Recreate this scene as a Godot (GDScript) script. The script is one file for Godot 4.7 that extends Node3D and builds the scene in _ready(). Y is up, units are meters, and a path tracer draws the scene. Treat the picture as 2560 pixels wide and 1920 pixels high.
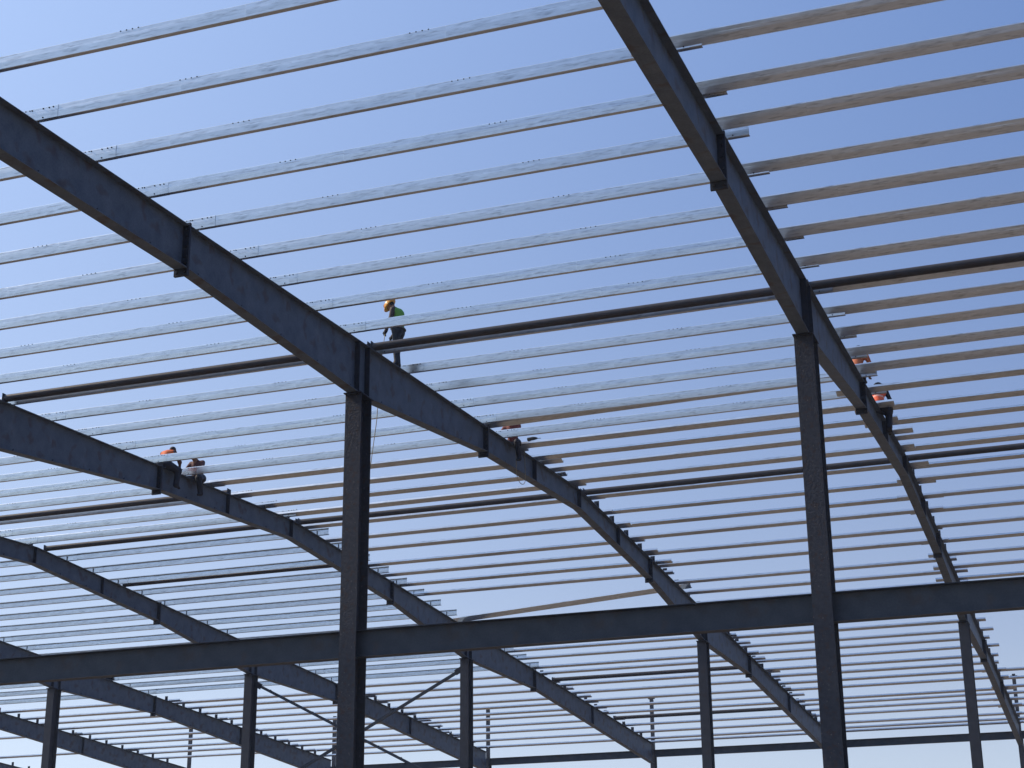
extends Node3D
# Steel portal frame shed under construction. x runs along the purlins, y is up, -z is the depth "d" along the rafters.

const EYE := 1.6              # camera height; heights "h" below are above the ground
const XA := -4.6507           # first rafter (right most in the picture)
const BAY := 9.1132
const D0 := 29.768            # depth of the first purlin line at the inner columns
const H0 := 13.75             # top of rafter there
const SLOPE := 0.0483
const RIDGE := 13.75
const COL1 := -0.80           # inner columns, near row (offsets from D0)
const COL2 := 28.35
const EAVE := 54.45
const LAP := 0.45
const FW := 0.12              # half flange width of the rafters

var M := {}
var used := {}
var rng := RandomNumberGenerator.new()
const ORD := ["first", "second", "third", "fourth", "fifth", "sixth", "seventh", "eighth", "ninth", "tenth", "eleventh", "twelfth", "thirteenth", "fourteenth", "fifteenth", "sixteenth", "seventeenth", "eighteenth", "nineteenth", "twentieth", "twenty-first", "twenty-second", "twenty-third", "twenty-fourth", "twenty-fifth", "twenty-sixth", "twenty-seventh", "twenty-eighth", "twenty-ninth", "thirtieth"]

func P(x: float, h: float, d: float) -> Vector3: return Vector3(x, h, -d)
func fx(i: int) -> float: return XA - i * BAY
func roof(o: float) -> float:           # height of the rafter top at offset o from D0
	return H0 + SLOPE * (o if o < RIDGE else 2.0 * RIDGE - o)

# ------------------------------------------------------------------ naming
func numbered(n: String) -> String:
	if not used.has(n):
		used[n] = 0
		return n
	used[n] += 1
	return "%s_%03d" % [n, used[n]]

func tag(o: Node, label: String, category: String, group := "") -> Node:
	o.set_meta("label", label); o.set_meta("category", category)
	if group != "": o.set_meta("group", group)
	return o

func thing(called: String, label: String, category: String, at := Vector3.ZERO, group := "") -> Node3D:
	var o := Node3D.new(); o.name = numbered(called); add_child(o); o.position = at
	tag(o, label, category, group)
	return o

func obj(called: String, mesh: Mesh, m: Material, parent: Node = self) -> MeshInstance3D:
	var o := MeshInstance3D.new()
	o.mesh = mesh; o.material_override = m
	if parent == self:
		o.name = numbered(called); add_child(o)
	else:
		o.name = called; parent.add_child(o, true)
	return o

# ------------------------------------------------------------------ shapes
func st_new(smooth := false) -> SurfaceTool:
	var st := SurfaceTool.new(); st.begin(Mesh.PRIMITIVE_TRIANGLES)
	st.set_smooth_group(0 if smooth else -1)
	return st

func done(st: SurfaceTool) -> ArrayMesh:
	st.generate_normals(); return st.commit()

func quad(st: SurfaceTool, a: Vector3, b: Vector3, c: Vector3, d: Vector3) -> void:
	for v in [a, b, c, a, c, d]: st.add_vertex(v)

func box(st: SurfaceTool, c: Vector3, s: Vector3, b := Basis()) -> void:
	var p := []
	for i in 8:
		p.append(c + b * Vector3((-0.5 if i & 1 == 0 else 0.5) * s.x, (-0.5 if i & 2 == 0 else 0.5) * s.y, (-0.5 if i & 4 == 0 else 0.5) * s.z))
	for f in [[0, 2, 3, 1], [5, 7, 6, 4], [4, 6, 2, 0], [1, 3, 7, 5], [2, 6, 7, 3], [4, 0, 1, 5]]:
		quad(st, p[f[0]], p[f[1]], p[f[2]], p[f[3]])

func loft(st: SurfaceTool, rings: Array, uv := false) -> void:   # closed rings of equal length, capped
	var n: int = rings[0].size()
	for k in rings.size() - 1:
		for i in n:
			var j := (i + 1) % n
			quad(st, rings[k][i], rings[k][j], rings[k + 1][j], rings[k + 1][i])
	for e in [0, rings.size() - 1]:
		var r: Array = rings[e]
		for i in range(1, n - 1):
			if e == 0:
				for v in [r[0], r[i + 1], r[i]]: st.add_vertex(v)
			else:
				for v in [r[0], r[i], r[i + 1]]: st.add_vertex(v)

func tube(st: SurfaceTool, pts: Array, r: float, n := 8) -> void:
	var rings := []
	for k in pts.size():
		var a: Vector3 = pts[max(k - 1, 0)]
		var b: Vector3 = pts[min(k + 1, pts.size() - 1)]
		var t := (b - a).normalized()
		var u := t.cross(Vector3.UP if absf(t.y) < 0.9 else Vector3.RIGHT).normalized()
		var v := t.cross(u)
		var ring := []
		for i in n:
			var an := TAU * i / n
			ring.append(pts[k] + (u * cos(an) + v * sin(an)) * r)
		rings.append(ring)
	loft(st, rings)

func box_mesh(c: Vector3, s: Vector3, b := Basis()) -> ArrayMesh:
	var st := st_new(); box(st, c, s, b); return done(st)

# the outline of a bent sheet of thickness th that follows pts (t, h)
func sheet_outline(pts: Array, th: float) -> Array:
	var left := []; var right := []
	for k in pts.size():
		var a: Vector2 = pts[max(k - 1, 0)]; var b: Vector2 = pts[k]; var c: Vector2 = pts[min(k + 1, pts.size() - 1)]
		var n1: Vector2 = (b - a).orthogonal().normalized() if k > 0 else Vector2.ZERO
		var n2: Vector2 = (c - b).orthogonal().normalized() if k < pts.size() - 1 else Vector2.ZERO
		var n: Vector2 = (n1 + n2).normalized()
		var s: float = th * 0.5 / maxf(0.3, n.dot(n1 if k > 0 else n2))
		left.append(b + n * s); right.append(b - n * s)
	right.reverse()
	return left + right

# lipped sections as (depth, height): Z with its flanges both ways, C with both flanges away from the web's face
var Z_PTS := [Vector2(0.060, 0.016), Vector2(0.060, 0.0), Vector2(0.004, 0.0), Vector2(0.0, 0.006), Vector2(-0.0042, 0.1), Vector2(0.0, 0.194), Vector2(-0.004, 0.2), Vector2(-0.062, 0.2), Vector2(-0.062, 0.182)]
var C_PTS := [Vector2(0.066, 0.018), Vector2(0.066, 0.0), Vector2(0.007, 0.0), Vector2(0.0, 0.007), Vector2(-0.0042, 0.1), Vector2(0.0, 0.186), Vector2(0.011, 0.2), Vector2(0.066, 0.2), Vector2(0.066, 0.182)]

func purlin_mesh(shape: Array, length: float, uoff: float, bend: float) -> ArrayMesh:
	var st := st_new()
	var o := sheet_outline(shape, 0.0032)
	var per := [0.0]
	for i in o.size(): per.append(per[-1] + (o[(i + 1) % o.size()] - o[i]).length())
	var n := o.size()
	var segs := 6
	for k in segs:
		var xa := length * k / segs; var xb := length * (k + 1) / segs
		var sa := bend * sin(PI * k / segs); var sb := bend * sin(PI * (k + 1.0) / segs)
		for i in n:
			var a: Vector2 = o[i]; var b: Vector2 = o[(i + 1) % n]
			var q := [[Vector3(xa, a.y + sa, -a.x), Vector2(xa / 4.0 + uoff, per[i] / 0.5)], [Vector3(xa, b.y + sa, -b.x), Vector2(xa / 4.0 + uoff, per[i + 1] / 0.5)], [Vector3(xb, b.y + sb, -b.x), Vector2(xb / 4.0 + uoff, per[i + 1] / 0.5)], [Vector3(xb, a.y + sb, -a.x), Vector2(xb / 4.0 + uoff, per[i] / 0.5)]]
			for m in [0, 1, 2, 0, 2, 3]:
				st.set_uv(q[m][1]); st.add_vertex(q[m][0])
	var h := n / 2
	for e in [0.0, length]:
		for i in h - 1:
			var a: Vector2 = o[i]; var b: Vector2 = o[i + 1]; var c: Vector2 = o[n - 2 - i]; var d: Vector2 = o[n - 1 - i]
			var v := [Vector3(e, a.y, -a.x), Vector3(e, b.y, -b.x), Vector3(e, c.y, -c.x), Vector3(e, d.y, -d.x)]
			for m in ([0, 1, 2, 0, 2, 3] if e > 0 else [0, 2, 1, 0, 3, 2]):
				st.set_uv(Vector2(0.1, 0.1)); st.add_vertex(v[m])
	return done(st)

# ------------------------------------------------------------------ materials
func noise(s: int, f: float, oct := 4) -> FastNoiseLite:
	var n := FastNoiseLite.new(); n.seed = s; n.frequency = f; n.fractal_octaves = oct; n.noise_type = FastNoiseLite.TYPE_SIMPLEX_SMOOTH
	return n

func mottled(dark: Color, light: Color, s: int, f: float, spots := 0.0) -> Image:   # values sRGB
	var im := Image.create(512, 512, true, Image.FORMAT_RGB8)
	var a := noise(s, f); var b := noise(s + 7, f * 9.0, 2); var c := noise(s + 13, f * 0.7, 3)
	for y in 512:
		for x in 512:
			var wx := 0.5 - 0.5 * cos(TAU * x / 512.0)
			var v: float = lerpf(a.get_noise_2d(x, y), a.get_noise_2d((x + 256) % 512 + 900, y), 1.0 - wx) * 0.5 + 0.5
			v = clampf(v + b.get_noise_2d(x, y) * 0.22, 0, 1)
			var col := dark.lerp(light, v)
			if spots > 0.0:
				var r := clampf((c.get_noise_2d(x, y) - 0.22) * 3.0, 0, 1) * spots
				col = col.lerp(Color(0.30, 0.20, 0.15), r)
			im.set_pixel(x, y, col)
	im.generate_mipmaps()
	return im

func scuffed(im: Image, s: int) -> Image:    # scratches, rub marks and a few short rust runs
	rng.seed = s
	for k in 150:
		var x := rng.randf_range(0, 511); var y := rng.randf_range(0, 511)
		var an := rng.randf_range(-0.5, 0.5) if k % 3 != 0 else PI * 0.5
		var n := rng.randi_range(6, 46); var w := rng.randf_range(0.06, 0.22)
		var c := Color(0.50, 0.50, 0.50) if k % 3 != 0 else Color(0.30, 0.19, 0.13)
		for i in n:
			var px := posmod(int(x + cos(an) * i), 512); var py := posmod(int(y + sin(an) * i), 512)
			im.set_pixel(px, py, im.get_pixel(px, py).lerp(c, w * (1.0 - float(i) / n)))
	im.generate_mipmaps()
	return im

func galvanised(s: int) -> Image:
	var w := 1024; var h := 256
	var im := Image.create(w, h, true, Image.FORMAT_RGB8)
	var a := noise(s, 0.02, 4); var b := noise(s + 3, 0.05, 3); var c := noise(s + 5, 0.012, 3)
	for y in h:
		for x in w:
			# long faint rolling lines, cloudy spangle and a few dark smudges drawn out along the length
			var v := 0.865 + 0.05 * a.get_noise_2d(x * 0.10, y * 1.1) + 0.035 * a.get_noise_2d(x * 1.1 + 300, y * 1.5)
			var streak := b.get_noise_2d(x * 0.09, y * 2.4 + 400)
			var patch := c.get_noise_2d(x * 0.8, y * 1.2)
			v -= clampf((streak - 0.10) * 1.3, 0, 1) * clampf(0.30 + patch * 1.6, 0.0, 1.0) * 0.22
			v -= clampf((b.get_noise_2d(x * 0.16 + 70, y * 0.6 + 900) - 0.22) * 1.6, 0, 1) * 0.20
			im.set_pixel(x, y, Color(v * 0.965, v * 0.99, v))
	im.generate_mipmaps()
	return im

func steel(im: Image, scale: float, rough := 0.55) -> StandardMaterial3D:
	var m := StandardMaterial3D.new()
	m.albedo_texture = ImageTexture.create_from_image(im)
	m.uv1_triplanar = true; m.uv1_world_triplanar = true; m.uv1_scale = Vector3.ONE * scale
	m.roughness = rough; m.metallic_specular = 0.35
	return m

func flat(c: Color, rough := 0.7, metal := 0.0) -> StandardMaterial3D:
	var m := StandardMaterial3D.new(); m.albedo_color = c; m.roughness = rough; m.metallic = metal
	return m

func make_materials() -> void:
	M.rafter = steel(scuffed(mottled(Color(0.30, 0.345, 0.40), Color(0.43, 0.47, 0.51), 11, 0.012, 0.4), 12), 0.35)
	M.plate = steel(mottled(Color(0.17, 0.185, 0.215), Color(0.24, 0.25, 0.28), 21, 0.02, 0.25), 0.8)
	M.beam = steel(scuffed(mottled(Color(0.205, 0.235, 0.275), Color(0.29, 0.315, 0.345), 31, 0.012, 0.2), 32), 0.35)
	# columns: spattered primer, small pale flecks over a lumpy coat
	var im := mottled(Color(0.195, 0.205, 0.232), Color(0.28, 0.285, 0.305), 41, 0.03, 0.4)
	var bump := Image.create(512, 512, true, Image.FORMAT_RGB8)
	var bn := noise(47, 0.06, 3)
	for y in 512:
		for x in 512:
			var v := 0.5 + 0.35 * bn.get_noise_2d(x, y)
			bump.set_pixel(x, y, Color(v, v, v))
	rng.seed = 5
	for k in 420:
		var cx := rng.randi_range(4, 507); var cy := rng.randi_range(4, 507); var r := rng.randf_range(0.6, 2.4)
		var pale := rng.randf_range(0.25, 0.55); var long := rng.randf_range(1.0, 2.4)
		for y in range(-6, 7):
			for x in range(-4, 5):
				if x * x + y * y / (long * long) <= r * r:
					var px := clampi(cx + x, 0, 511); var py := clampi(cy + y, 0, 511)
					if k % 3 == 0: im.set_pixel(px, py, im.get_pixel(px, py).lerp(Color(0.62, 0.58, 0.53), pale))
					bump.set_pixel(px, py, Color(0.95, 0.95, 0.95))
	im.generate_mipmaps()
	M.column = steel(im, 0.5, 0.6)
	bump.bump_map_to_normal_map(6.0); bump.generate_mipmaps()
	M.column.normal_enabled = true; M.column.normal_texture = ImageTexture.create_from_image(bump); M.column.normal_scale = 0.3
	M.far_column = steel(mottled(Color(0.23, 0.24, 0.265), Color(0.29, 0.295, 0.315), 51, 0.015, 0.15), 0.35)
	# galvanised sheet
	M.zinc = []
	var wav := Image.create(512, 128, true, Image.FORMAT_RGB8)
	var wn := noise(63, 0.012, 2)
	for y in 128:
		for x in 512:
			var v := 0.5 + 0.5 * wn.get_noise_2d(x * 0.5, y * 1.4)
			wav.set_pixel(x, y, Color(v, v, v))
	wav.bump_map_to_normal_map(3.0); wav.generate_mipmaps()
	var wt := ImageTexture.create_from_image(wav)
	for k in 3:
		var m := StandardMaterial3D.new()
		m.albedo_texture = ImageTexture.create_from_image(galvanised(70 + 11 * k))
		m.metallic = 0.9; m.roughness = [0.29, 0.33, 0.26][k]; m.metallic_specular = 0.5
		m.normal_enabled = true; m.normal_texture = wt; m.normal_scale = 0.25
		M.zinc.append(m)
	M.tube = steel(mottled(Color(0.21, 0.205, 0.215), Color(0.29, 0.28, 0.28), 81, 0.02, 0.25), 0.5, 0.5)
	M.hole = flat(Color(0.09, 0.09, 0.10), 0.7, 0.0)
	M.bolt = flat(Color(0.25, 0.25, 0.26), 0.45, 0.7)
	M.rope = flat(Color(0.62, 0.58, 0.48), 0.9)
	var g := steel(mottled(Color(0.38, 0.335, 0.285), Color(0.50, 0.445, 0.385), 91, 0.01), 0.06, 0.95)
	M.ground = g
	M.skin = StandardMaterial3D.new(); M.skin.vertex_color_use_as_albedo = true; M.skin.roughness = 0.75

# ------------------------------------------------------------------ sky
func make_sky(sun: Vector3) -> Sky:
	var w := 512; var h := 256
	var im := Image.create(w, h, false, Image.FORMAT_RGBF)
	for y in h:
		var el := PI * 0.5 - (y + 0.5) / h * PI
		var e := maxf(el, 0.0)
		for x in w:
			var az := (x + 0.5) / w * TAU
			var dir := Vector3(sin(az) * cos(el), sin(el), -cos(az) * cos(el))
			var c := dir.dot(sun)
			var f := pow(0.5 + 0.5 * c, 4.0)
			var hz := exp(-rad_to_deg(e) / 10.0)
			var col := Vector3(0.020, 0.112, 0.405)
			col += Vector3(0.84, 0.845, 0.575) * hz * (1.0 + 0.3 * f)
			col += Vector3(0.665, 0.80, 0.96) * f
			im.set_pixel(x, y, Color(col.x, col.y, col.z))
	var pm := PanoramaSkyMaterial.new(); pm.panorama = ImageTexture.create_from_image(im)
	var s := Sky.new(); s.sky_material = pm
	return s

# ------------------------------------------------------------------ frame parts
const DEPTHS := [[-27.4, 0.95], [-20.0, 0.72], [-7.75, 0.78], [-0.80, 1.13], [6.30, 0.63], [13.75, 0.55], [21.25, 0.63], [28.35, 1.12], [35.95, 0.74], [54.30, 1.0]]
func depth_at(o: float) -> float:
	for k in DEPTHS.size() - 1:
		if o <= DEPTHS[k + 1][0]:
			return lerpf(DEPTHS[k][1], DEPTHS[k + 1][1], clampf((o - DEPTHS[k][0]) / (DEPTHS[k + 1][0] - DEPTHS[k][0]), 0, 1))
	return DEPTHS[-1][1]

func rafter(i: int, label: String) -> void:
	var x := fx(i)
	var t := thing("roof_rafter", label, "rafter", P(x, 0, D0), "rafters of the shed frame")
	var top := []; var bot := []; var web := []
	for s in DEPTHS:
		var o: float = s[0]; var y := roof(o); var b := y - float(s[1])
		var q := func(yy: float, hw: float) -> Array: return [Vector3(-hw, yy, -o), Vector3(hw, yy, -o)]
		var tu = q.call(y, FW); var tl = q.call(y - 0.014, FW); var bu = q.call(b + 0.014, FW); var bl = q.call(b, FW)
		var wu = q.call(y - 0.014, 0.005); var wl = q.call(b + 0.014, 0.005)
		top.append([tu[0], tu[1], tl[1], tl[0]]); bot.append([bu[0], bu[1], bl[1], bl[0]]); web.append([wu[0], wu[1], wl[1], wl[0]])
	var st := st_new(); loft(st, top); obj("top_flange", done(st), M.rafter, t)
	st = st_new(); loft(st, web); obj("web", done(st), M.rafter, t)
	st = st_new(); loft(st, bot); obj("bottom_flange", done(st), M.rafter, t)
	# bolted splices: two end plates that stand proud of the bottom flange
	for o in [-7.75, 6.30, 21.25, 35.95]:
		var y := roof(o); var d := depth_at(o)
		for s in [-0.013, 0.013]:
			obj("splice_plate", box_mesh(Vector3(0, y - d * 0.5 - 0.045, -(o + s)), Vector3(0.26, d + 0.17, 0.024)), M.plate, t)
		st = st_new()
		for bx in [-0.08, 0.08]:
			for by in [-d - 0.07, -d + 0.09, -d + 0.2, -d * 0.5, -0.2, -0.09]:
				box(st, Vector3(bx, y + by, -(o - 0.035)), Vector3(0.034, 0.034, 0.022)); box(st, Vector3(bx, y + by, -(o + 0.035)), Vector3(0.034, 0.034, 0.022))
		obj("splice_bolts", done(st), M.bolt, t)
	# web stiffeners over the columns, at the ridge and at mid spans
	for o in [COL1 - 0.24, COL1 + 0.24, RIDGE, 9.9, 17.6, COL2 - 0.24, COL2 + 0.24, 44.0]:
		var y := roof(o); var d := depth_at(o)
		for s in [-1, 1]:
			obj("stiffener", box_mesh(Vector3(s * (FW * 0.5 + 0.0035), y - d * 0.5, -o), Vector3(FW - 0.008, d - 0.03, 0.012)), M.plate, t)
	# cleats for the purlins and small brace tabs on the bottom flange
	var cl := box_mesh(Vector3.ZERO, Vector3(0.13, 0.17, 0.008))
	var gs := st_new()
	box(gs, Vector3(0.02, 0.012, 0), Vector3(0.15, 0.214, 0.008)); box(gs, Vector3(0, -0.01, -0.035), Vector3(0.008, 0.165, 0.062))
	cl = done(gs)
	for o in purlin_lines():
		if o < -14.0: continue
		var up: bool = o < RIDGE
		var c := obj("purlin_cleat", cl, M.plate, t)
		c.position = Vector3(0.02 if up else 0.06, roof(o) + 0.095, -(o + (0.020 if up else -0.034)))
		if not up: c.rotation.y = PI
	var tb := st_new()
	loft(tb, [[Vector3(-0.004, 0, 0), Vector3(-0.004, 0, -0.10), Vector3(-0.004, 0.085, -0.10)], [Vector3(0.004, 0, 0), Vector3(0.004, 0, -0.10), Vector3(0.004, 0.085, -0.10)]])
	var tm := done(tb)
	var o := -13.4
	while o < 53.0:
		var b := obj("brace_tab", tm, M.hole, t)
		b.position = Vector3(0.055, roof(o) - depth_at(o) + 0.013, -o)
		o += 1.5

func purlin_lines() -> Array:
	var a := []
	for k in range(-9, 10): a.append(1.5 * k)
	for n in 25: a.append(15.55 + 1.53 * n)
	return a

func column(called: String, i: int, o: float, label: String, m: Material, w: float, dp: float, top: float, group: String, cap := true) -> void:
	var t := thing(called, label, "column", P(fx(i), 0, D0 + o), group)
	obj("front_flange", box_mesh(Vector3(0, top * 0.5, dp * 0.5 - 0.009), Vector3(w, top - 0.02, 0.018)), m, t)
	obj("back_flange", box_mesh(Vector3(0, top * 0.5, -dp * 0.5 + 0.009), Vector3(w, top - 0.02, 0.018)), m, t)
	obj("web", box_mesh(Vector3(0, top * 0.5, 0), Vector3(0.012, top - 0.022, dp - 0.037)), m, t)
	if cap:
		obj("cap_plate", box_mesh(Vector3(0, top - 0.009, 0), Vector3(w + 0.03, 0.022, dp + 0.14)), M.plate, t)
		var st := st_new()
		for s in [-1, 1]:
			for z in [-1, 1]:
				box(st, Vector3(s * 0.09, top - 0.036, z * (dp * 0.5 + 0.04)), Vector3(0.04, 0.03, 0.04))
		obj("cap_bolts", done(st), M.bolt, t)
	obj("base_plate", box_mesh(Vector3(0, 0.012, 0), Vector3(w + 0.12, 0.03, dp + 0.12)), M.plate, t)

func i_beam(called: String, a: Vector3, b: Vector3, dp: float, w: float, label: String, m: Material, cat: String, group: String) -> void:
	var t := thing(called, label, cat, (a + b) * 0.5, group)
	var l := a.distance_to(b)
	obj("top_flange", box_mesh(Vector3(0, -0.007, 0), Vector3(l, 0.014, w)), m, t)
	obj("bottom_flange", box_mesh(Vector3(0, -dp + 0.007, 0), Vector3(l, 0.014, w)), m, t)
	obj("web", box_mesh(Vector3(0, -dp * 0.5, 0), Vector3(l, dp - 0.029, 0.010)), m, t)
	for s in [-1, 1]:
		obj("end_plate", box_mesh(Vector3(s * (l * 0.5 - 0.02), -dp * 0.5, w * 0.25 + 0.004), Vector3(0.012, dp - 0.03, w * 0.5 - 0.014)), M.plate, t)

# ------------------------------------------------------------------ purlins
var pmesh := []
var cmesh := []
var bolts_lap: ArrayMesh
var bolts_row: ArrayMesh

func bay_words(b: int) -> String:
	return ["right of the first rafter", "between first and second rafters", "between second and third rafters", "between third and fourth rafters", "between fourth and fifth rafters", "between fifth and sixth rafters", "left of the sixth rafter"][b]

func in_view(a: Vector3, b: Vector3, cam: Camera3D) -> bool:
	var tf := cam.transform.affine_inverse()
	var ty := tan(deg_to_rad(cam.fov) * 0.5); var tx := ty * 4.0 / 3.0
	for k in 13:
		var q: Vector3 = tf * a.lerp(b, k / 12.0)
		if q.z < -1 and absf(q.x / -q.z) < tx * 1.04 and absf(q.y / -q.z) < ty * 1.04: return true
	return false

func purlin(b: int, o: float, fixed: bool, words: String, cam: Camera3D, o2 := INF) -> bool:
	var xa := fx(b) - LAP
	var pick := rng.randi() % pmesh.size()
	var rolled := b == 0 and o < 7.0        # upright but not yet bolted, leaning towards the viewer
	var mesh: Mesh = cmesh[pick] if o < RIDGE or not fixed else pmesh[pick]
	var mat: Material = M.zinc[rng.randi() % 3]
	var j1 := rng.randf_range(-1, 1); var j2 := rng.randf_range(-1, 1); var j3 := rng.randf_range(-1, 1)
	if not in_view(P(fx(b), roof(o), D0 + o), P(fx(b - 1), roof(o), D0 + o), cam): return false
	var s := atan(SLOPE) if o < RIDGE else -atan(SLOPE)
	var c := obj("roof_purlin", mesh, mat)
	var look := "silver galvanised roof purlin" if fixed else "loose tan-looking purlin"
	tag(c, "%s %s, %s" % [look, bay_words(b), words], "purlin", "roof purlins across the rafters")
	if fixed:
		c.position = P(xa, roof(o) + 0.032 - 0.0045 * b, D0 + o - 0.0045 * b)
		c.rotation = Vector3(s + j1 * 0.012, 0, 0)
		if b <= 5 and o < RIDGE:
			var r := obj("bolt_rows", bolts_row, M.hole, c); r.position = Vector3.ZERO
			obj("lap_bolts", bolts_lap, M.hole, c)
	elif rolled:
		c.position = P(xa + j3 * 0.1, roof(o) + 0.034, D0 + o - 0.05)
		c.rotation = Vector3(s + deg_to_rad(24.0 + 2.5 * j1), j2 * 0.004, 0)
	else:
		if o2 == INF: o2 = o + j2 * 0.06
		var yaw := atan2(o2 - o, BAY)
		# lying on its back, flanges up, the near edge a little higher
		var tilt := (21.0 if o < RIDGE else 10.0) + 2.5 * j1
		c.position = P(xa + j3 * 0.22, roof(o) + 0.014 + 0.004 * (b % 2), D0 + o)
		c.rotation = Vector3(s + deg_to_rad(90.0 - tilt), yaw, 0)
	return true

func make_purlins(cam: Camera3D) -> void:
	rng.seed = 99
	for k in 4:
		pmesh.append(purlin_mesh(Z_PTS, BAY + 2 * LAP, 0.27 * k, [0.0, -0.008, 0.006, -0.014][k]))
		cmesh.append(purlin_mesh(C_PTS, BAY + 2 * LAP, 0.27 * k, [0.0, -0.006, 0.004, -0.01][k]))
	var st := st_new()
	for e in [0.25, BAY + 2 * LAP - 0.25]:
		for dx in [-0.19, 0.0, 0.10, 0.17]:
			for y in [0.172, 0.03]:
				if y < 0.1 and dx > 0.05: continue
				tube(st, [Vector3(e + dx, y, 0.0), Vector3(e + dx, y, 0.011)], 0.011, 6)
	bolts_lap = done(st)
	st = st_new()
	for e in [2.9, 6.4]:
		for k in 4: tube(st, [Vector3(e + k * 0.09, 0.182, 0.0), Vector3(e + k * 0.09, 0.182, 0.004)], 0.011, 6)
	bolts_row = done(st)
	var near_fixed := [-13.5, -12.0, -10.5, -9.0, -7.5, -6.0, -4.5, -3.0, -1.5, 0.0, 1.5, 3.0, 4.5, 6.0, 7.5]
	var near_all := near_fixed + [9.0, 10.5, 12.0, 13.3]
	var far_fixed := []
	for n in 14: far_fixed.append(15.5 + 1.53 * n)
	var lists := {
		0: [[], [-13.4, -12.0, -10.45, -9.0, -7.75, -5.95, -4.5, -3.0, -1.45, 0.15, 1.57, 2.95, 4.43, 5.73, 7.33, 9.07, 10.49, 12.1, 13.4, 15.0, 16.1, 17.67, 19.13, 20.75, 22.41, 23.95, 25.51, 27.0, 42.1, 43.8, 45.6, 47.0, 48.4, 50.0, 52.0, 53.4]],
		1: [near_fixed, [8.75, 10.1, 11.5, 13.1, 14.75, 16.3, 17.75, 19.1, 20.9, 22.4, 24.6, 26.05, 27.6, 29.3, 31.3, 33.05, 34.65, 36.0, 37.45, 39.15, 40.5, 42.05, 43.5, 46.0, 47.0, 48.35, 49.75, 51.95, 53.25, 54.2]],
		2: [near_fixed, [8.95, 10.5, 12.0, 13.4, 14.8, 16.3, 17.6, 19.3, 20.6, 21.95, 23.3, 28.2, 29.9, 31.2, 32.6, 34.0, 35.8, 36.95, 39.5, 41.2, 43.1, 44.6, 46.2, 49.4, 51.4, 53.3, 54.3]],
		3: [near_all + far_fixed, [37.1, 38.75, 40.3, 42.1, 43.4, 44.8, 46.0, 47.8, 49.45, 51.4, 53.3]],
		4: [near_all + far_fixed, [37.9, 39.15, 40.55, 42.07, 43.6, 45.25, 46.8, 48.5, 49.9, 51.5, 53.2]],
		5: [near_all + far_fixed, [37.4, 39.15, 40.55, 42.0, 43.6, 45.05, 46.55, 48.2, 49.7, 51.3]],
		6: [[], [43.4, 48.5]],
	}
	for b in lists:
		for kind in 2:
			var l: Array = lists[b][kind]
			var n_up := 0; var n_mid := 0; var n_far := 0
			var up: Array = l.filter(func(o): return o < -0.4); up.reverse()
			for o in up:
				if purlin(b, o, kind == 0, "%s above the column-line tube" % ORD[n_up], cam): n_up += 1
			for o in l.filter(func(o): return o >= -0.4 and o < 14.4):
				if purlin(b, o, kind == 0, "%s below the column-line tube" % ORD[n_mid], cam): n_mid += 1
			for o in l.filter(func(o): return o >= 14.4):
				if purlin(b, o, kind == 0, "%s below the ridge line" % ORD[n_far], cam): n_far += 1
	# two purlins that lie crooked across the others
	purlin(1, 6.55, false, "crooked, crossing two silver purlins beside the splice", cam, 6.15)
	var w := obj("roof_purlin", cmesh[0], M.zinc[2])
	tag(w, "wide tan loose purlin slanting just above the tie beam, between second and third rafters", "purlin", "roof purlins across the rafters")
	w.position = P(fx(2) - LAP + 0.2, roof(26.8) + 0.02, D0 + 27.5)
	w.rotation = Vector3(deg_to_rad(29.0), atan2(-2.0, BAY), 0.011)

func strut_tube(b: int, o: float, label: String) -> void:
	var t := thing("strut_tube", label, "strut tube", P((fx(b) + fx(b - 1)) * 0.5, roof(o) + 0.10, D0 + o), "dark tubes between the rafters")
	var l := BAY * 0.5 - 0.02
	var st := st_new(true)
	var rings := []
	for e in [-l, l]:
		var r := []
		for i in 20: r.append(Vector3(e, cos(TAU * i / 20) * 0.085, sin(TAU * i / 20) * 0.085))
		rings.append(r)
	for i in 20: quad(st, rings[0][i], rings[0][(i + 1) % 20], rings[1][(i + 1) % 20], rings[1][i])
	obj("pipe", done(st), M.tube, t)
	st = st_new()
	for e in [-l + 0.02, l - 0.02]:
		obj("end_plate", box_mesh(Vector3(e, 0.0, 0), Vector3(0.016, 0.21, 0.20)), M.plate, t)
	for e in [-2.9, 0.35, 3.3]:
		st = st_new(); tube(st, [Vector3(e, 0, 0), Vector3(e + 0.012, 0, 0)], 0.0875, 20)
		obj("weld_ring", done(st), M.plate, t)

# ------------------------------------------------------------------ people
var bones: Array

func cap_d(p: Vector3, b: Array) -> float:
	var a: Vector3 = b[0]; var ab: Vector3 = b[1] - a
	var t := clampf((p - a).dot(ab) / maxf(ab.length_squared(), 1e-8), 0, 1)
	return (p - a - ab * t).length() - lerpf(b[2], b[3], t)

func field(p: Vector3, bs: Array, k: float) -> float:
	var d := 1e9
	for b in bs:
		var e := cap_d(p, b)
		var h := maxf(k - absf(d - e), 0.0) / k
		d = minf(d, e) - h * h * k * 0.25
	return d

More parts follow.
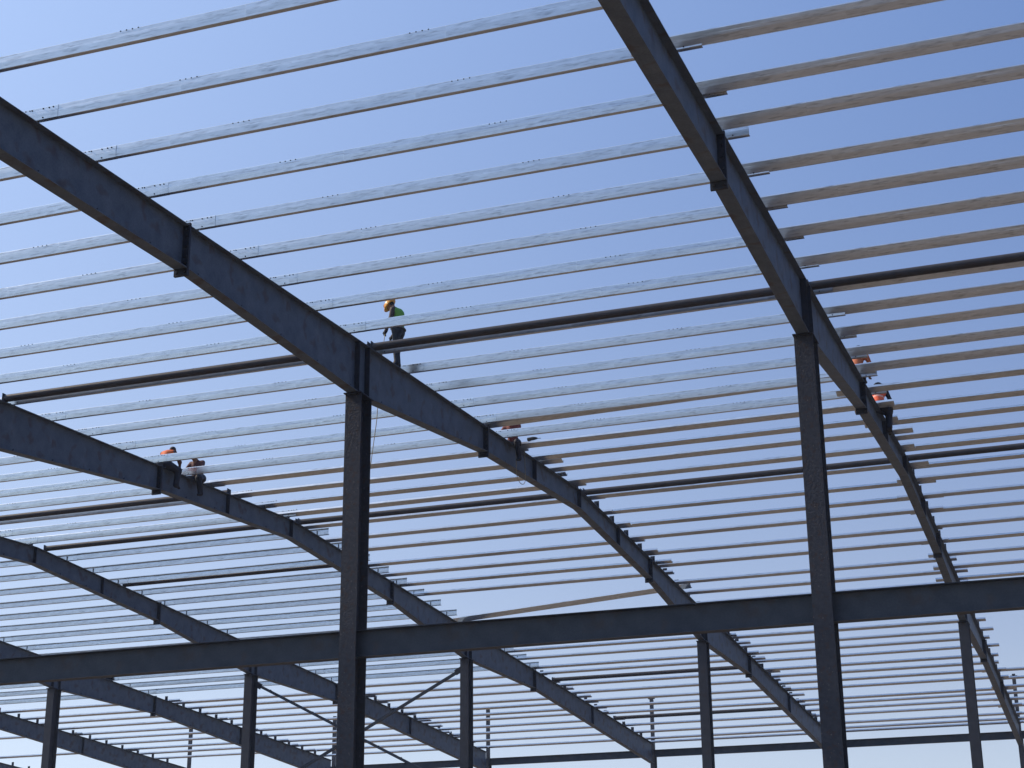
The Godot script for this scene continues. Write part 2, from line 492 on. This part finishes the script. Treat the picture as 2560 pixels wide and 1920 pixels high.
func nets(st: SurfaceTool, bs: Array, cell: float, k: float, grow: float, tint: Callable, cut: Variant = null) -> void:
	var val := {}; var cells := {}
	for b in bs:
		var r: float = maxf(b[2], b[3]) + grow + cell * 1.5
		var lo: Vector3 = (b[0].min(b[1]) - Vector3.ONE * r) / cell; var hi: Vector3 = (b[0].max(b[1]) + Vector3.ONE * r) / cell
		for x in range(floori(lo.x), ceili(hi.x)):
			for y in range(floori(lo.y), ceili(hi.y)):
				for z in range(floori(lo.z), ceili(hi.z)):
					var c := Vector3i(x, y, z)
					if cells.has(c): continue
					if absf(cap_d((Vector3(c) + Vector3.ONE * 0.5) * cell, b) - grow) < cell * 2.2 + k * 0.6: cells[c] = true
	var at := func(c: Vector3i) -> float:
		if val.has(c): return val[c]
		var p := Vector3(c) * cell
		var d := field(p, bs, k) - grow
		if cut != null: d = maxf(d, cut.call(p))
		val[c] = d
		return d
	var vert := {}
	var corners := []
	for i in 8: corners.append(Vector3i(i & 1, (i >> 1) & 1, (i >> 2) & 1))
	var edges := [[0, 1], [2, 3], [4, 5], [6, 7], [0, 2], [1, 3], [4, 6], [5, 7], [0, 4], [1, 5], [2, 6], [3, 7]]
	for c in cells:
		var v := []
		var neg := 0
		for q in corners:
			var d: float = at.call(c + q); v.append(d)
			if d < 0: neg += 1
		if neg == 0 or neg == 8: continue
		var s := Vector3.ZERO; var n := 0
		for e in edges:
			if (v[e[0]] < 0) != (v[e[1]] < 0):
				var t: float = v[e[0]] / (v[e[0]] - v[e[1]])
				s += Vector3(c + corners[e[0]]).lerp(Vector3(c + corners[e[1]]), t); n += 1
		vert[c] = s / n * cell
	var ax := [Vector3i(1, 0, 0), Vector3i(0, 1, 0), Vector3i(0, 0, 1)]
	for c in vert:
		for a in 3:
			var d0: float = at.call(c); var d1: float = at.call(c + ax[a])
			if (d0 < 0) == (d1 < 0): continue
			var u: Vector3i = ax[(a + 1) % 3]; var w: Vector3i = ax[(a + 2) % 3]
			if not (vert.has(c - u) and vert.has(c - w) and vert.has(c - u - w)): continue
			var q := [vert[c], vert[c - u], vert[c - u - w], vert[c - w]]
			var order := [0, 1, 2, 0, 2, 3] if d0 >= 0 else [0, 2, 1, 0, 3, 2]
			for m in order:
				st.set_color(tint.call(q[m])); st.add_vertex(q[m])

func hand(st: SurfaceTool, wrist: Vector3, dir: Vector3, side: Vector3, col: Color) -> void:
	var n := dir.cross(side).normalized()
	st.set_color(col)
	for k in 4:
		var base := wrist + dir * 0.075 + side * (0.012 - 0.008 * 2 * k + 0.012)
		var l: float = [0.062, 0.072, 0.066, 0.052][k]
		tube(st, [wrist + dir * 0.03 + side * (0.008 - 0.008 * k), base, base + (dir * 0.8 + n * 0.5) * l * 0.55, base + (dir * 0.55 + n * 0.9) * l], 0.0095, 6)
	tube(st, [wrist + dir * 0.02 + side * 0.02, wrist + dir * 0.05 + side * 0.045, wrist + dir * 0.085 + side * 0.05 + n * 0.02], 0.011, 6)

# joints are local: x right, y up, -z forwards
func person(label: String, at: Vector3, yaw: float, j: Dictionary, c: Dictionary) -> Node3D:
	var t := thing("person", label, "person", at, "workers on the roof frame")
	t.rotation.y = yaw
	var bs := []; var cols := []
	var add := func(a: Vector3, b: Vector3, ra: float, rb: float, col: Color): bs.append([a, b, ra, rb]); cols.append(col)
	var fat: float = c.get("baggy", 1.0)
	var shirt: Color = c.shirt; var trousers: Color = c.trousers; var skin: Color = c.skin
	add.call(j.hip[0], j.hip[1], 0.105, 0.105, trousers)
	var pelvis: Vector3 = (j.hip[0] + j.hip[1]) * 0.5
	add.call(pelvis + Vector3(0, 0.02, 0), pelvis.lerp(j.chest, 0.45), 0.115, 0.115, trousers)
	add.call(pelvis.lerp(j.chest, 0.3), j.chest, 0.12, 0.13, shirt)
	add.call(j.shoulder[0].lerp(j.chest, 0.35), j.shoulder[1].lerp(j.chest, 0.35), 0.085, 0.085, shirt)
	add.call(j.chest, j.neck, 0.12, 0.06, shirt)
	for s in 2:
		add.call(j.shoulder[s], j.elbow[s], 0.062, 0.048, shirt)
		add.call(j.elbow[s], j.wrist[s], 0.046, 0.032, shirt)
		var hd: Vector3 = (j.wrist[s] - j.elbow[s]).normalized()
		add.call(j.wrist[s], j.wrist[s] + hd * 0.07, 0.03, 0.034, c.hand)
		add.call(j.hip[s], j.knee[s], 0.098 * fat, 0.072 * fat, trousers)
		add.call(j.knee[s], j.ankle[s], 0.068 * fat, 0.058 * fat, trousers)
		add.call(j.ankle[s], j.toe[s], 0.045, 0.038, c.shoe)
	add.call(j.neck, j.head - Vector3(0, 0.07, 0), 0.055, 0.052, skin)
	var tint := func(p: Vector3) -> Color:
		var best := 1e9; var r := shirt
		for k in bs.size():
			var d := cap_d(p, bs[k])
			if d < best: best = d; r = cols[k]
		return r
	var st := st_new(true)
	nets(st, bs, 0.024, 0.05, 0.0, tint)
	# head with its own finer grid: skull, jaw, nose, ears
	var f: Vector3 = j.face; var up: Vector3 = j.up; var r := f.cross(up).normalized(); var h: Vector3 = j.head
	var hb := [[h + up * 0.035 + f * -0.015, h + up * 0.02 + f * 0.015, 0.088, 0.084], [h + f * 0.035 - up * 0.03, h + f * 0.05 - up * 0.085, 0.062, 0.036], [h + f * 0.095 + up * 0.01, h + f * 0.112 - up * 0.02, 0.010, 0.014], [h - r * 0.083, h - r * 0.086 - up * 0.03, 0.016, 0.012], [h + r * 0.083, h + r * 0.086 - up * 0.03, 0.016, 0.012], [h - up * 0.05, j.neck, 0.055, 0.056]]
	var face := func(p: Vector3) -> Color:
		var q := p - h
		for s in [-1, 1]:
			if (q - f * 0.09 - up * 0.022 - r * 0.032 * s).length() < 0.016: return Color(0.02, 0.015, 0.012)
		if (q - f * 0.088 + up * 0.062).length() < 0.02: return Color(skin.r * 0.6, skin.g * 0.4, skin.b * 0.4)
		if q.dot(up) > 0.055 - 0.0 * q.dot(f) or (q.dot(f) < -0.005 and q.dot(up) > -0.04): return c.hair
		return skin
	nets(st, hb, 0.011, 0.03, 0.0, face)
	for s in 2:
		var hd: Vector3 = (j.wrist[s] - j.elbow[s]).normalized()
		hand(st, j.wrist[s], hd, (Vector3(0, 0, -1) - hd * hd.dot(Vector3(0, 0, -1))).normalized(), c.hand)
	obj("body", done(st), M.skin, t)
	if c.has("vest"):
		var lo: Vector3 = pelvis.lerp(j.chest, 0.12); var n: Vector3 = (j.chest - pelvis).normalized(); var hi: Vector3 = j.neck - n * 0.02
		var tb := [bs[2], bs[3], [j.chest, j.neck, 0.12, 0.075]]
		var band: Vector3 = pelvis.lerp(j.chest, 0.62)
		var vt := func(p: Vector3) -> Color: return c.stripe if absf((p - band).dot(n)) < 0.022 else c.vest
		var cut := func(p: Vector3) -> float:
			return maxf((lo - p).dot(n), (p - hi).dot(n))
		st = st_new(true); nets(st, tb, 0.022, 0.06, 0.018, vt, cut)
		obj("safety_vest", done(st), M.skin, t)
	if c.has("helmet"):
		var b := Basis(r, up, -f)
		st = st_new(true)
		var rings := []
		for k in 8:
			var a := PI * 0.5 * k / 7.0
			var ring := []
			for i in 20:
				var an := TAU * i / 20
				ring.append(h + b * Vector3(cos(an) * 0.118 * cos(a), 0.035 + 0.125 * sin(a), sin(an) * 0.137 * cos(a) + 0.005))
			rings.append(ring)
		loft(st, rings)
		var rim := []
		for k in 2:
			var ring := []
			for i in 20:
				var an := TAU * i / 20
				var out: float = 1.16 + (0.22 if sin(an) < -0.3 else 0.0)
				ring.append(h + b * Vector3(cos(an) * 0.118 * 1.12, 0.040 - 0.012 * k, sin(an) * 0.137 * out + 0.005))
			rim.append(ring)
		loft(st, rim)
		var hm := flat(c.helmet, 0.35); obj("hard_hat", done(st), hm, t)
		st = st_new(); loft(st, [[h + b * Vector3(-0.014, 0.155, -0.10), h + b * Vector3(0.014, 0.155, -0.10), h + b * Vector3(0.012, 0.10, -0.128), h + b * Vector3(-0.012, 0.10, -0.128)], [h + b * Vector3(-0.014, 0.172, 0.06), h + b * Vector3(0.014, 0.172, 0.06), h + b * Vector3(0.014, 0.15, 0.06), h + b * Vector3(-0.014, 0.15, 0.06)]])
		obj("hat_ridge", done(st), hm, t)
	if c.has("harness"):
		st = st_new(true)
		var ring := []
		for i in 17:
			var an := TAU * i / 16
			ring.append(pelvis + Vector3(cos(an) * 0.205, 0.05, sin(an) * 0.145))
		tube(st, ring, 0.02, 6)
		obj("harness_belt", done(st), flat(c.harness, 0.8), t)
	return t

func seated(lean: float, bow: float, side := 0, arm := 0) -> Dictionary:
	# on a beam whose top is at y = 0; lean in radians; side 0 = astride, 1 = both legs over the right edge
	var d := Vector3(0, cos(lean), -sin(lean))
	var pel := Vector3(0.03 * side, 0.11, 0.0)
	var chest := pel + d * 0.36; var neck := pel + d * 0.50 + Vector3(0, 0, -0.02)
	var f := Vector3(0, -sin(bow), -cos(bow)); var up := Vector3(0, cos(bow), -sin(bow))
	var el := [chest + Vector3(-0.27, -0.16, -0.15), chest + Vector3(0.27, -0.16, -0.15)]
	var wr := [chest + Vector3(-0.15, -0.28, -0.36), chest + Vector3(0.15, -0.28, -0.36)]
	if arm == 1: wr[1] = chest + Vector3(0.30, -0.34, -0.34)
	var kn := [Vector3(-0.23, 0.02, -0.37), Vector3(0.23, 0.02, -0.37)]
	var an := [Vector3(-0.25, -0.40, -0.27), Vector3(0.25, -0.40, -0.27)]
	if side == 2:                    # squatting on the beam
		pel.x = 0.0; pel.y = 0.24; chest = pel + d * 0.36; neck = pel + d * 0.50
		el = [chest + Vector3(-0.25, -0.18, -0.14), chest + Vector3(0.25, -0.18, -0.14)]; wr = [chest + Vector3(-0.14, -0.30, -0.33), chest + Vector3(0.14, -0.30, -0.33)]
		kn = [Vector3(-0.16, 0.38, -0.33), Vector3(0.16, 0.38, -0.33)]; an = [Vector3(-0.09, 0.08, -0.10), Vector3(0.09, 0.08, -0.10)]
	elif side != 0:
		kn = [Vector3(0.22, 0.02, -0.34), Vector3(0.26, 0.0, -0.14)]
		an = [Vector3(0.20, -0.42, -0.32), Vector3(0.24, -0.43, -0.06)]
	if side < 0:
		for v in [kn, an]:
			v.reverse()
			for k in 2: v[k].x = -v[k].x
	return {"hip": [pel + Vector3(-0.10, 0, 0), pel + Vector3(0.10, 0, 0)], "chest": chest, "neck": neck, "head": neck + up * 0.12 + f * 0.04, "face": f, "up": up,
		"shoulder": [chest + Vector3(-0.185, 0.08, 0.0), chest + Vector3(0.185, 0.08, 0.0)], "elbow": el, "wrist": wr, "knee": kn, "ankle": an,
		"toe": [an[0] + Vector3(0, -0.06, -0.13), an[1] + Vector3(0.02, -0.06, -0.13)]}

func make_people() -> void:
	var dark := Color(0.016, 0.017, 0.024); var black := Color(0.008, 0.008, 0.009); var tan := Color(0.26, 0.13, 0.075)
	# standing on the second rafter just past the column, head bowed, facing left
	var o := 1.0
	var j := {"hip": [Vector3(-0.09, 0.84, 0.06), Vector3(0.09, 0.84, 0.06)], "chest": Vector3(0, 1.23, 0.03), "neck": Vector3(0, 1.365, -0.03), "head": Vector3(0, 1.465, -0.12),
		"face": Vector3(0, -0.74, -0.67).normalized(), "up": Vector3(0, 0.67, -0.74).normalized(), "shoulder": [Vector3(-0.175, 1.31, 0.0), Vector3(0.175, 1.31, 0.0)],
		"elbow": [Vector3(-0.225, 1.05, -0.03), Vector3(0.225, 1.06, 0.0)], "wrist": [Vector3(-0.20, 0.82, -0.14), Vector3(0.18, 0.83, -0.15)],
		"knee": [Vector3(-0.09, 0.45, 0.045), Vector3(0.10, 0.45, -0.01)], "ankle": [Vector3(-0.085, 0.085, 0.08), Vector3(0.09, 0.085, 0.03)], "toe": [Vector3(-0.095, 0.04, -0.08), Vector3(0.10, 0.04, -0.12)]}
	person("worker in yellow hard hat and lime vest standing on the second rafter, head bowed", P(fx(1) - 0.01, roof(o), D0 + o), PI / 2, j,
		{"shirt": Color(0.05, 0.035, 0.035), "trousers": Color(0.008, 0.012, 0.020), "skin": tan, "hand": black, "shoe": Color(0.02, 0.017, 0.015), "hair": Color(0.01, 0.008, 0.008), "vest": Color(0.14, 0.36, 0.06), "stripe": Color(0.55, 0.60, 0.5), "helmet": Color(0.92, 0.62, 0.12), "harness": Color(0.35, 0.36, 0.34)})
	# two men astride the third rafter at its splice, facing each other
	o = 6.55
	person("worker in orange vest seated astride third rafter, back to viewer", P(fx(2), roof(o), D0 + o), 0.0, seated(0.62, 0.55),
		{"shirt": Color(0.10, 0.035, 0.02), "trousers": dark, "skin": tan, "hand": tan, "shoe": black, "hair": Color(0.02, 0.015, 0.014), "baggy": 1.3, "vest": Color(0.72, 0.14, 0.03), "stripe": Color(0.6, 0.5, 0.4)})
	o = 8.35
	person("worker in dark red jacket seated on third rafter, facing the orange vest", P(fx(2), roof(o), D0 + o), PI, seated(0.35, 0.6),
		{"shirt": Color(0.085, 0.022, 0.018), "baggy": 1.25, "trousers": Color(0.02, 0.021, 0.026), "skin": tan, "hand": black, "shoe": black, "hair": Color(0.012, 0.01, 0.01)})
	# one man astride the second rafter beyond its splice
	o = 8.45
	person("worker in red top astride second rafter, mostly hidden behind purlins", P(fx(1), roof(o), D0 + o), PI, seated(0.30, 0.5, 0, 1),
		{"shirt": Color(0.16, 0.03, 0.02), "trousers": dark, "skin": tan, "hand": Color(0.55, 0.5, 0.42), "shoe": black, "hair": Color(0.012, 0.01, 0.01)})
	# two men on the first rafter
	o = 6.2
	person("bare-headed worker squatting on first rafter above the splice, half hidden by purlins", P(fx(0) - 0.02, roof(o), D0 + o), -0.2, seated(0.35, 0.3, 2),
		{"shirt": Color(0.45, 0.12, 0.04), "trousers": dark, "skin": tan, "hand": tan, "shoe": black, "hair": Color(0.01, 0.009, 0.01)})
	o = 8.9
	person("worker in orange vest crouched on the first rafter below its splice", P(fx(0) + 0.04, roof(o), D0 + o), 0.0, seated(0.35, 0.6, 1),
		{"shirt": Color(0.012, 0.014, 0.02), "trousers": dark, "skin": tan, "hand": black, "shoe": black, "hair": Color(0.01, 0.009, 0.01), "baggy": 1.2, "vest": Color(0.85, 0.13, 0.05), "stripe": Color(0.85, 0.45, 0.35), "helmet": Color(0.03, 0.05, 0.12)})

# ------------------------------------------------------------------ scene
func _ready() -> void:
	var cam := Camera3D.new(); cam.name = "camera"; add_child(cam)
	var yaw := deg_to_rad(-19.840); var pitch := deg_to_rad(19.373); var roll := deg_to_rad(-0.484)
	var f := Vector3(sin(yaw) * cos(pitch), sin(pitch), -cos(yaw) * cos(pitch))
	var r := Vector3(cos(yaw), 0, sin(yaw)); var u := Vector3(-sin(yaw) * sin(pitch), cos(pitch), cos(yaw) * sin(pitch))
	var r2 := r * cos(roll) + u * sin(roll); var u2 := -r * sin(roll) + u * cos(roll)
	cam.transform = Transform3D(Basis(r2, u2, -f), Vector3(0, EYE, 0))
	cam.fov = rad_to_deg(2.0 * atan(960.0 / 4152.7)); cam.far = 3000.0; cam.near = 0.1; cam.current = true

	var sun_az := deg_to_rad(-93.0); var sun_el := deg_to_rad(40.0)
	var sun := Vector3(sin(sun_az) * cos(sun_el), sin(sun_el), -cos(sun_az) * cos(sun_el))
	var we := WorldEnvironment.new(); we.name = "environment"; add_child(we)
	var env := Environment.new(); we.environment = env
	env.background_mode = Environment.BG_SKY; env.sky = make_sky(sun)
	env.tonemap_mode = Environment.TONE_MAPPER_LINEAR; env.tonemap_exposure = 1.0
	env.fog_enabled = true; env.fog_density = 0.0004; env.fog_light_color = Color(0.80, 0.87, 0.96)
	env.sdfgi_enabled = true; env.ssao_enabled = true; env.ssil_enabled = true
	var dl := DirectionalLight3D.new(); dl.name = "sun"; add_child(dl)
	dl.look_at_from_position(sun * 100.0, Vector3.ZERO)
	dl.light_energy = 1.4; dl.light_color = Color(1.0, 0.92, 0.82); dl.light_angular_distance = 0.5; dl.shadow_enabled = true

	make_materials()
	var g := PlaneMesh.new(); g.size = Vector2(2400, 2400)
	var go := obj("ground", g, M.ground); go.set_meta("kind", "structure"); go.set_meta("label", "sunlit bare earth of the building site")

	# rafters, counted from the right
	for i in range(-1, 7):
		rafter(i, "dark steel roof rafter, %s" % ["just outside the right edge", "first from the right, steepest in the picture", "second from the right, with the standing worker on it", "third from the right, with two seated workers on it", "fourth from the right, meeting the left edge at two thirds height", "fifth from the right, low at the left edge", "sixth from the right, in the lower left corner", "seventh from the right, barely showing in the lower left corner"][i + 1])
	for i in range(-1, 4):
		column("near_column", i, COL1, "tall dark spattered steel column %s" % ["beyond the right edge", "carrying the first rafter, right of centre", "carrying the second rafter, left of centre", "carrying the third rafter beyond the left edge", "carrying the fourth rafter far outside the left edge"][i + 1], M.column, 0.35, 0.50, roof(COL1) - 1.131, "near row of inner columns")
	for i in range(-1, 6):
		column("far_column", i, COL2, "far grey steel column under the %s" % ["rafter beyond the right edge", "first rafter near the right edge", "second rafter, right of centre", "third rafter, beside the cross brace top", "fourth rafter, left of the cross brace", "fifth rafter at the left edge", "sixth rafter outside the left edge"][i + 1], M.far_column, 0.33, 0.50, roof(COL2) - 1.121, "far row of inner columns")
	for i in range(-1, 7):
		column("eave_column", i, EAVE + 0.2, "eave wall column rising past the end of the %s" % ["rafter beyond the right edge", "first rafter", "second rafter", "third rafter", "fourth rafter", "fifth rafter", "sixth rafter", "seventh rafter"][i + 1], M.far_column, 0.24, 0.42, 11.9, "columns of the far eave wall", false)
		var pt := thing("parapet_post", "slim parapet post standing on the eave column of the %s" % ["rafter beyond the right edge", "first rafter", "second rafter", "third rafter", "fourth rafter", "fifth rafter", "sixth rafter", "seventh rafter"][i + 1], "post", P(fx(i), 11.9, D0 + EAVE + 0.2), "parapet posts on the far eave")
		obj("shaft", box_mesh(Vector3(0, 1.43, 0), Vector3(0.17, 2.86, 0.17)), M.far_column, pt)
		obj("cap_bracket", box_mesh(Vector3(0, 2.90, 0), Vector3(0.34, 0.05, 0.12)), M.plate, pt)
		obj("cap_block", box_mesh(Vector3(0, 2.965, 0), Vector3(0.15, 0.08, 0.15)), M.plate, pt)
	for b in range(0, 4):
		i_beam("tie_beam", P(fx(b) + 0.02, EYE + 6.17, D0 + COL1), P(fx(b - 1) - 0.02, EYE + 6.17, D0 + COL1), 0.52, 0.24, "deep dark tie beam %s" % ["from the right column out of the right edge", "spanning between the two tall columns", "from the left column out of the left edge", "outside the left edge between hidden columns"][b], M.beam, "beam", "tie beams along the near columns")
	for b in range(0, 7):
		i_beam("eave_beam", P(fx(b) + 0.02, EYE + 10.56, D0 + EAVE + 0.2), P(fx(b - 1) - 0.02, EYE + 10.56, D0 + EAVE + 0.2), 0.36, 0.2, "far eave beam %s" % (["beyond the first rafter at the right edge", "between ends of first and second rafters", "between ends of second and third rafters", "between ends of third and fourth rafters", "between ends of fourth and fifth rafters", "between ends of fifth and sixth rafters", "between ends of sixth and seventh rafters"][b]), M.beam, "beam", "beams along the far eave")
	# cross brace between the far columns of the third and fourth rafters
	for s in 2:
		var xa := fx(2) - 0.17 if s == 0 else fx(3) + 0.17
		var xb := fx(3) + 0.17 if s == 0 else fx(2) - 0.17
		var a := P(xa, EYE + 10.62, D0 + COL2 - 0.06 + 0.14 * s); var b := P(xb, EYE + 6.15, D0 + COL2 - 0.06 + 0.14 * s)
		var t := thing("diagonal_brace", ["diagonal steel brace falling left from the third rafter's far column", "diagonal steel brace falling right from the fourth rafter's far column"][s], "brace", (a + b) * 0.5, "cross brace between far columns")
		var bx := (b - a).normalized(); var by := Vector3(0, 0, 1).cross(bx).normalized()
		var bas := Basis(bx, by, Vector3(0, 0, 1))
		obj("leg_angle", box_mesh(Vector3.ZERO, Vector3(a.distance_to(b), 0.10, 0.010), bas), M.beam, t)
		obj("outstanding_leg", box_mesh(bas * Vector3(0, 0.045, -0.048), Vector3(a.distance_to(b) - 0.2, 0.010, 0.085), bas), M.beam, t)
		for e in [-1, 1]: obj("gusset_plate", box_mesh(bas * Vector3(e * (a.distance_to(b) * 0.5 - 0.12), 0, 0.012), Vector3(0.34, 0.22, 0.012), bas), M.plate, t)
		var st := st_new()
		for k in 9: box(st, bas * Vector3(-4.2 + k * 1.05, 0.058, 0.0), Vector3(0.05, 0.03, 0.03), bas)
		obj("brace_bolts", done(st), M.bolt, t)

	# struts
	strut_tube(0, -0.26, "dark strut tube at the column line, right of the first rafter")
	strut_tube(1, -0.26, "dark strut tube at the column line, between first and second rafters")
	strut_tube(2, -0.26, "dark strut tube at the column line, between second and third rafters")
	strut_tube(0, 14.25, "dark ridge strut tube right of the first rafter")
	strut_tube(1, 14.30, "dark ridge strut tube between first and second rafters")
	strut_tube(2, 14.30, "dark ridge strut tube between second and third rafters")
	strut_tube(3, 14.30, "dark ridge strut tube between third and fourth rafters")
	strut_tube(3, 10.10, "dark strut tube above the ridge tube, between third and fourth rafters")
	strut_tube(3, 18.95, "dark strut tube below the ridge tube, between third and fourth rafters")
	strut_tube(2, 38.40, "dark strut tube beyond the tie beam, between second and third rafters")
	strut_tube(2, 47.60, "dark strut tube near the far eave, between second and third rafters")

	make_purlins(cam)
	make_people()
	make_details()

func make_details() -> void:
	# ropes
	var st := st_new(true)
	tube(st, [P(fx(1) - 0.16, roof(0.9) + 0.85, D0 + 0.80), P(fx(1) - 0.20, roof(0.8) + 0.35, D0 + 0.75), P(fx(1) - 0.19, roof(0.7) - 0.3, D0 + 0.62), P(fx(1) - 0.19, roof(0.6) - 1.3, D0 + 0.5), P(fx(1) - 0.30, roof(0.6) - 2.6, D0 + 0.4), P(fx(1) - 0.36, roof(0.6) - 4.2, D0 + 0.35), P(fx(1) - 0.42, roof(0.6) - 7.0, D0 + 0.3)], 0.008, 6)
	tag(obj("safety_rope", done(st), M.rope), "thin safety rope hanging from the standing worker beside the left column", "rope")
	st = st_new(true)
	var pts := []
	for k in 17:
		var a := PI * k / 16.0
		pts.append(P(fx(1) + 0.17, 0, 0) + Vector3(0, roof(8.5) - 0.72 - 0.24 * sin(a), -(D0 + 8.52 + 0.34 * cos(a))))
	var p0 := P(fx(1) + 0.15, roof(8.6) + 0.16, D0 + 8.86); var p1 := P(fx(1) + 0.15, roof(8.2) + 0.05, D0 + 8.20)
	tube(st, [p0] + pts + [p1], 0.009, 6)
	tag(obj("rope_loop", done(st), M.rope), "loop of pale rope hanging below the second rafter's seated worker", "rope")
	# a drill laid on a purlin beyond him
	var t := thing("power_drill", "dark cordless drill lying on the loose purlin beside the rope loop", "drill", P(fx(1) + 0.42, roof(9.0) + 0.14, D0 + 8.72))
	st = st_new(); loft(st, [ring8(Vector3(-0.13, 0.10, 0), 0.045), ring8(Vector3(0.02, 0.105, 0), 0.05), ring8(Vector3(0.09, 0.105, 0), 0.036), ring8(Vector3(0.14, 0.10, 0), 0.02)]); obj("motor_body", done(st), flat(Color(0.06, 0.06, 0.065), 0.5), t)
	obj("handle", box_mesh(Vector3(-0.09, 0.0, 0), Vector3(0.055, 0.16, 0.045), Basis(Vector3(0, 0, 1), -0.25)), flat(Color(0.05, 0.05, 0.055), 0.6), t)
	obj("battery", box_mesh(Vector3(-0.105, -0.085, 0), Vector3(0.13, 0.06, 0.08)), flat(Color(0.04, 0.04, 0.045), 0.5), t)
	st = st_new(); tube(st, [Vector3(0.13, 0.10, 0), Vector3(0.23, 0.09, 0)], 0.008, 6); obj("drill_bit", done(st), M.bolt, t)
	t = thing("tool_bag", "dark tool bag sitting on the fifth rafter below the tie beam", "bag", P(fx(4), roof(32.2), D0 + 32.2))
	st = st_new(true); loft(st, [oval(0.0, 0.13, 0.10), oval(0.06, 0.16, 0.13), oval(0.16, 0.15, 0.12), oval(0.22, 0.11, 0.07)]); obj("sack", done(st), flat(Color(0.08, 0.08, 0.09), 0.9), t)
	st = st_new(true); tube(st, [Vector3(-0.1, 0.2, 0), Vector3(-0.07, 0.28, 0), Vector3(0.07, 0.28, 0), Vector3(0.1, 0.2, 0)], 0.012, 6); obj("carry_strap", done(st), flat(Color(0.1, 0.1, 0.1), 0.9), t)

func ring8(c: Vector3, r: float) -> Array:
	var a := []
	for i in 10: a.append(c + Vector3(0, cos(TAU * i / 10) * r, sin(TAU * i / 10) * r))
	return a

func oval(y: float, rx: float, rz: float) -> Array:
	var a := []
	for i in 14: a.append(Vector3(cos(TAU * i / 14) * rx, y, sin(TAU * i / 14) * rz))
	return a
